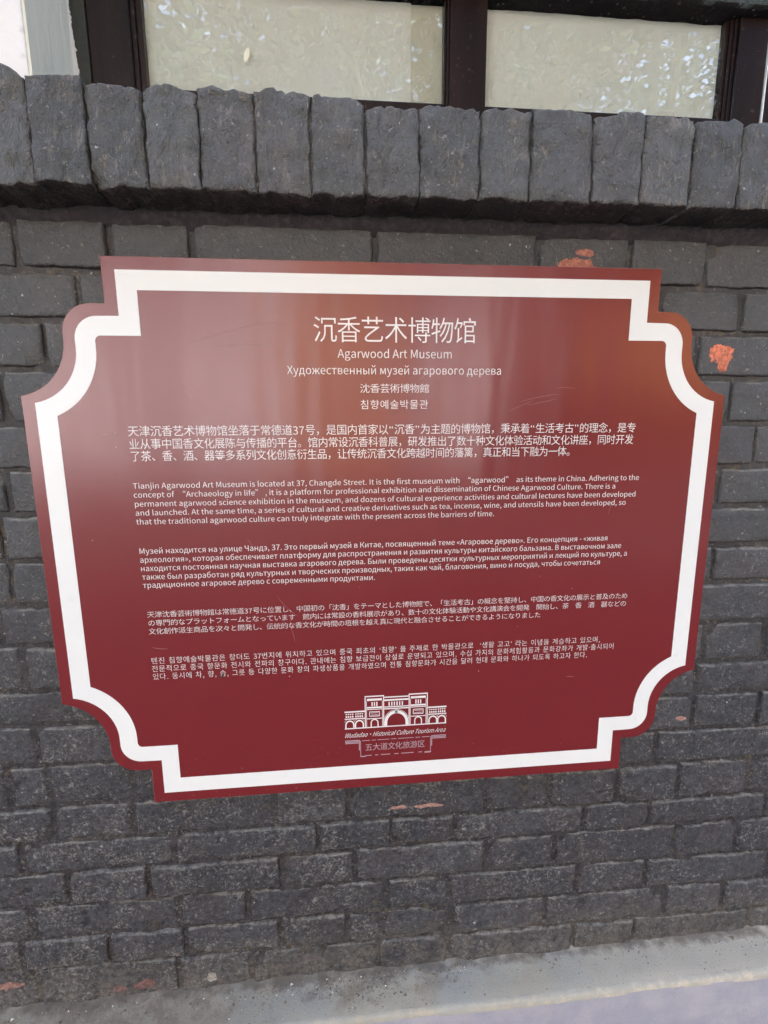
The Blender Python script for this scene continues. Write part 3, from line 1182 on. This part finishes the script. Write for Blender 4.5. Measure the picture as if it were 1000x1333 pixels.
def em_obj(name, rects=(), arcs=(), mat=None, parent=None, extra=None):
    V, F = [], []
    for x0, y0, x1, y1 in rects:
        k = len(V)
        V += [(ex(x0), -.0005, ez(y0)), (ex(x1), -.0005, ez(y0)), (ex(x1), -.0005, ez(y1)), (ex(x0), -.0005, ez(y1))]
        F.append((k, k + 1, k + 2, k + 3))
    for cx, cy, r0, r1, a0, a1 in arcs:
        n_ = 20
        k = len(V)
        for i in range(n_ + 1):
            a_ = R(a0 + (a1 - a0) * i / n_)
            for rr_ in (r0, r1):
                V.append((ex(cx + rr_ * math.cos(a_)), -.0005, ez(cy - rr_ * math.sin(a_))))
        for i in range(n_):
            F.append((k + 2 * i, k + 2 * i + 1, k + 2 * i + 3, k + 2 * i + 2))
    if extra:
        for vv, ff in extra:
            k = len(V)
            V += vv
            F += [tuple(i + k for i in f) for f in ff]
    o_ = pydata(name, V, F, mat or M_LETTER, None)
    flip_front(o_.data)
    o_.parent = parent
    return o_


emb = empty("emblem"); emb.parent = sign
emb['label'] = "white line drawing of an arched gateway at the foot of the board"


def tile(rects):
    """no overlaps matter little here: keep strokes separate and on one plane"""
    return rects


main = []
arcs_ = []
for s0, s1, cs in ((112, 264, (150, 222)), (746, 888, (784, 852))):
    main += [(s0, 213, s1, 224), (s0, 268, s1, 276), (s0, 336, 0, 0)][:2]
    for cx in cs:
        arcs_.append((cx, 318, 25, 35, 0, 180))
        main += [(cx - 35, 318, cx - 25, 341), (cx + 25, 318, cx + 35, 341)]
        for q in range(4):
            main += [(cx - 30 + q * 16, 232, cx - 20 + q * 16, 240), (cx - 30 + q * 16, 248, cx - 20 + q * 16, 262)]
        arcs_.append((cx, 312, 40, 42, 20, 160))
for s0, s1 in ((264, 410), (597, 743)):
    top = 104
    main += [(s0, top, s1, top + 9), (s0 + 16, top + 22, s1 - 16, top + 38), (s0 + 16, top + 84, s1 - 16, top + 96), (s0 + 16, 205, s1 - 16, 211)]
    main += [(s0, 115, s0 + 7, 341), (s0 + 11, 144, s0 + 15, 341), (s1 - 15, 144, s1 - 11, 341), (s1 - 7, 115, s1, 341)]
    c = (s0 + s1) / 2
    main += [(c - 22 + k * 18, 152, c - 13 + k * 18, 184) for k in range(3)]
    main += [(c - 40, 224, c + 40, 229), (c - 40, 258, c + 40, 263), (c - 40, 230, c - 35, 257), (c + 35, 230, c + 40, 257),
             (c - 29, 234, c + 29, 237), (c - 29, 250, c + 29, 253)]
    main += [(s0 + 17, 276, s1 - 17, 282)]
    arcs_ += [(c, 312, 22, 30, 0, 180)]
    main += [(c - 30, 312, c - 22, 341), (c + 22, 312, c + 30, 341)]
main += [(411, 117, 596, 126), (411, 138, 596, 150), (411, 192, 596, 200), (411, 206, 596, 214)]
main += [(444 + k * 20, 158, 453 + k * 20, 188) for k in range(6)]
arcs_ += [(503, 318, 70, 92, 0, 180), (503, 318, 96, 99, 10, 170)]
main += [(411, 318, 433, 341), (573, 318, 595, 341)]
main += [(112, 342, 888, 350), (494, 216, 512, 246)]
em_obj("emblem_building", main, arcs_, M_LETTER, emb)

vv, ff = text_mesh("Wudadao·Historical Culture Tourism Area", .55, -.006)
b0 = bbox(vv)
sx = (ex(886) - ex(112)) / (b0[1] - b0[0])
vv = [(ex(112) + (a_ - b0[0]) * sx, -.0005, ez(416) + b_ * sx * 1.25) for a_, b_ in vv]
em_obj("emblem_script", (), (), M_LETTER, emb, [(vv, ff)])
V, F = [], []
cjk_line("五大道文化旅游区", ex(262), ex(722), ez(527), .0108, V, F)
brk = []
for k in range(3):
    brk += [(112, 438 + k * 10, 214, 444 + k * 10), (782, 438 + k * 10, 888, 444 + k * 10)]
brk += [(216, 438, 222, 520), (226, 445, 230, 560), (230, 566, 268, 573), (226, 561, 232, 572),
        (774, 438, 780, 520), (766, 445, 770, 560), (722, 566, 764, 573), (766, 561, 771, 572)]
dx_ = 240
for k, L in enumerate((60, 30, 90, 40, 120, 36, 60)):
    brk += [(dx_, 444, dx_ + L, 448), (dx_ + 24, 562, dx_ + 24 + L * .8, 567)]
    dx_ += L + 14
em_obj("emblem_banner", brk, (), M_LILAC, emb, [(V, F)])

# hairline scratches in the print
def scratches():
    rnd = random.Random(21)
    V, F = [], []
    runs = [(.165, .196, .060, .30, .0002), (.175, .192, .045, .22, .0002), (.150, .184, .040, .42, .00016), (.215, .215, .030, .12, .00015),
            (-.255, .268, .120, .36, .00022), (-.225, .262, .070, .25, .00018), (-.150, -.102, .030, -1.15, .0002), (-.165, -.060, .045, -1.05, .00016),
            (-.335, -.128, .022, -.28, .0003), (-.372, .158, .012, .2, .0003), (-.268, .218, .018, -1.2, .00022), (.03, .225, .012, .6, .0002),
            (-.20, .020, .022, -.9, .00015), (.255, -.205, .014, .1, .0003), (.302, .04, .03, 1.35, .00015), (.06, -.03, .025, -.2, .00014)]
    for x0, z0, L, an, w in runs:
        bend = rnd.uniform(-.5, .5)
        k = len(V)
        n_ = 10
        x, z, a_ = x0, z0, an
        for i in range(n_ + 1):
            ww = w * (1 - abs(2 * i / n_ - 1) ** 3) + .00003
            V += [(x + math.sin(a_) * ww, -.0003, z - math.cos(a_) * ww), (x - math.sin(a_) * ww, -.0003, z + math.cos(a_) * ww)]
            x += math.cos(a_) * L / n_; z += math.sin(a_) * L / n_
            a_ += bend / n_ + rnd.uniform(-.05, .05)
        F += [(k + 2 * i, k + 2 * i + 2, k + 2 * i + 3, k + 2 * i + 1) for i in range(n_)]
    t = NT("pale_scratch")
    o_ = pydata("scratches", V, F, t.done((.30, .13, .125), .4), sign)
    flip_front(o_.data)
    o_['kind'] = 'stuff'


scratches()

# small hanging seed pods and a leaf fleck caught on the sign and sill
def flake(x, y, z, s, mat, name, rot):
    V = []
    n_ = 8
    for i in range(n_):
        a_ = 6.283 * i / n_
        V.append((s * math.cos(a_), 0, .38 * s * math.sin(a_)))
    V += [(0, -.0006, 0), (0, .0002, 0)]
    F = [(i, (i + 1) % n_, n_) for i in range(n_)] + [((i + 1) % n_, i, n_ + 1) for i in range(n_)]
    o_ = pydata(name, V, F, mat)
    o_.location = (x, y, z)
    o_.rotation_euler = (0, rot, 0)
    return o_


t = NT("dry_leaf"); M_LEAFY = t.done((.70, .70, .55), .7)
t = NT("black_seed"); M_SEED = t.done((.01, .008, .007), .6)
o = flake(-.1813, WY - .001, .6335, .0085, M_LEAFY, "leaf_fragment", R(-72))
tag(o, "small pale leaf fragment stuck on the left window pane", "leaf")
o = flake(-.2440, -.0008, -.1745, .0042, M_SEED, "seed_husk", R(-65))
tag(o, "tiny black husk stuck on the Korean text of the maroon sign", "husk")

# ------------------------------------------------------------------ across the street, seen only in reflections: houses and hedge shaped for the sign's sheen
t = NT("opposite_brick")
n1 = t.noise(1.2, 3)
M_OB = t.done(t.mix(n1, (.11, .07, .055), (.15, .09, .07)), .9)
t = NT("opposite_stone"); M_OS = t.done((.55, .52, .47), .8)
t = NT("opposite_glass"); M_OG = t.done((.03, .035, .04), .15)
t = NT("opposite_ochre")
M_OO = t.done(t.mix(t.noise(1.2, 3), (.42, .21, .06), (.50, .26, .085)), .9)
t = NT("opposite_render")
M_OR = t.done(t.mix(t.noise(.8, 3), (.62, .61, .62), (.70, .69, .70)), .9)


def house(x0, x1, ztop, wm, label, nwin, zs):
    cx = (x0 + x1) / 2
    hb = tag(empty("street_house", (cx, -15.2, GZ)), label, "house", "houses across the street")
    bpy.context.view_layer.update()
    part("wall", [(x0, x1, -22, -15.0, GZ, ztop)], wm, hb)
    part("cornice", [(x0 - .02, x1 + .02, -22.2, -14.7, ztop + .001, ztop + .3)], M_OS, hb)
    for i in range(nwin):
        px = x0 + (x1 - x0) * (i + .5) / nwin
        for z0 in zs:
            wdw = part("window_frame", [(px - .5, px + .5, -14.99, -14.90, z0, z0 + 1.3)], M_OS, hb)
            part("window_pane", [(px - .42, px + .42, -14.895, -14.885, z0 + .08, z0 + 1.22)], M_OG, wdw)


house(-17, -1.3, 6.4, M_OR, "long pale rendered house across the street, to the left", 4, (2.9,))
house(-1.2, 1.5, 6.0, M_OO, "narrow ochre house across the street, straight behind the viewer", 1, (.2, 3.6))
house(1.6, 4.6, 5.6, M_OR, "narrow pale house beside the narrow ochre one across the street", 1, (3.4,))
house(4.7, 8.6, 6.6, M_OB, "dark brick house across the street", 2, (.4, 3.6))
house(8.7, 19, 6.2, M_OO, "long ochre house across the street, to the right", 5, (3.6,))
t = NT("tree_bark"); M_BARK = t.done(t.mix(t.noise(14, 4), (.07, .055, .04), (.14, .115, .09)), .9, t.bump(t.noise(20, 4), .02))
t = NT("tree_leaf")
oi = t.noise(1.4, 3)
M_LF = t.done(t.mix(oi, (.012, .026, .008), (.024, .042, .014)), .85, spec=.1)


def tree(x, y, seed, label):
    rnd = random.Random(seed)
    root = tag(empty("street_tree", (x, y, GZ)), label, "tree", "street trees behind the viewer")
    V, F = [], []

    def limb(p, q, r0, r1):
        d = (q - p)
        L = d.length
        d.normalize()
        s = d.orthogonal().normalized(); u = d.cross(s)
        k = len(V)
        for a_ in range(4):
            tt = a_ / 3
            c_ = p + d * L * tt
            rr_ = r0 + (r1 - r0) * tt
            for j in range(8):
                an = 6.283 * j / 8
                V.append(tuple(c_ + (s * math.cos(an) + u * math.sin(an)) * rr_))
        for a_ in range(3):
            for j in range(8):
                F.append((k + a_ * 8 + j, k + a_ * 8 + (j + 1) % 8, k + (a_ + 1) * 8 + (j + 1) % 8, k + (a_ + 1) * 8 + j))
    limb(Vector((0, 0, 0)), Vector((.1, 0, 3.2)), .17, .13)
    tips = []
    for i in range(9):
        an = i * 2.4 + rnd.random()
        q = Vector((math.cos(an) * rnd.uniform(1.0, 2.4), math.sin(an) * rnd.uniform(1.0, 2.3), 4.1 + rnd.uniform(0, 2.6)))
        limb(Vector((.1, 0, 2.6 + rnd.random() * .6)), q, .07, .025)
        tips.append(q)
    o_ = pydata("trunk", V, F, M_BARK, root)
    LV, LF_ = [], []
    clumps = [tips[rnd.randrange(9)] + Vector((rnd.gauss(0, .75), rnd.gauss(0, .75), rnd.gauss(0, .6))) for _ in range(190)]
    for c_ in clumps:
        for k in range(115):
            p = c_ + Vector((rnd.gauss(0, .30), rnd.gauss(0, .30), rnd.gauss(0, .22)))
            s = rnd.uniform(.026, .048)
            a_ = Vector((rnd.gauss(0, 1), rnd.gauss(0, 1), rnd.gauss(0, .5))).normalized()
            b_ = a_.orthogonal().normalized()
            b_ = (Matrix.Rotation(rnd.uniform(0, 6.28), 3, a_) @ b_)
            k0 = len(LV)
            LV += [tuple(p - a_ * s * 1.5), tuple(p + b_ * s * .62), tuple(p + a_ * s * 1.5), tuple(p - b_ * s * .62)]
            LF_.append((k0, k0 + 1, k0 + 2, k0 + 3))
    o_ = pydata("crown", LV, LF_, M_LF, root)
    o_['kind'] = 'stuff'




trees = ((-5.2, -5.1, 1, "leafy street tree by the kerb, far to the left"), (-2.3, -5.4, 2, "leafy street tree by the kerb, left of the viewer"),
         (.75, -5.1, 3, "leafy street tree by the kerb, straight behind the viewer"), (3.6, -5.5, 4, "leafy street tree by the kerb, right of the viewer"),
         (6.5, -5.1, 5, "leafy street tree by the kerb, far to the right"))
for a_ in trees:
    tree(*a_)

# unseen hedge before the ochre house, added to darken the sign's reflection
V, F = [], []
rnd = random.Random(77)
for k in range(12000):
    p = Vector((rnd.uniform(4.2, 18), rnd.uniform(-13.9, -13.0), GZ + rnd.uniform(0, 2.4) + .1 * rnd.random()))
    s_ = rnd.uniform(.05, .09)
    a_ = Vector((rnd.gauss(0, 1), rnd.gauss(0, 1), rnd.gauss(0, 1))).normalized()
    b_ = a_.orthogonal().normalized()
    k0 = len(V)
    V += [tuple(p - a_ * s_), tuple(p + b_ * s_), tuple(p + a_ * s_), tuple(p - b_ * s_)]
    F.append((k0, k0 + 1, k0 + 2, k0 + 3))
tag(pydata("hedge", V, F, M_LF), "low dark green hedge in front of the ochre house across the street", "hedge", kind='stuff')
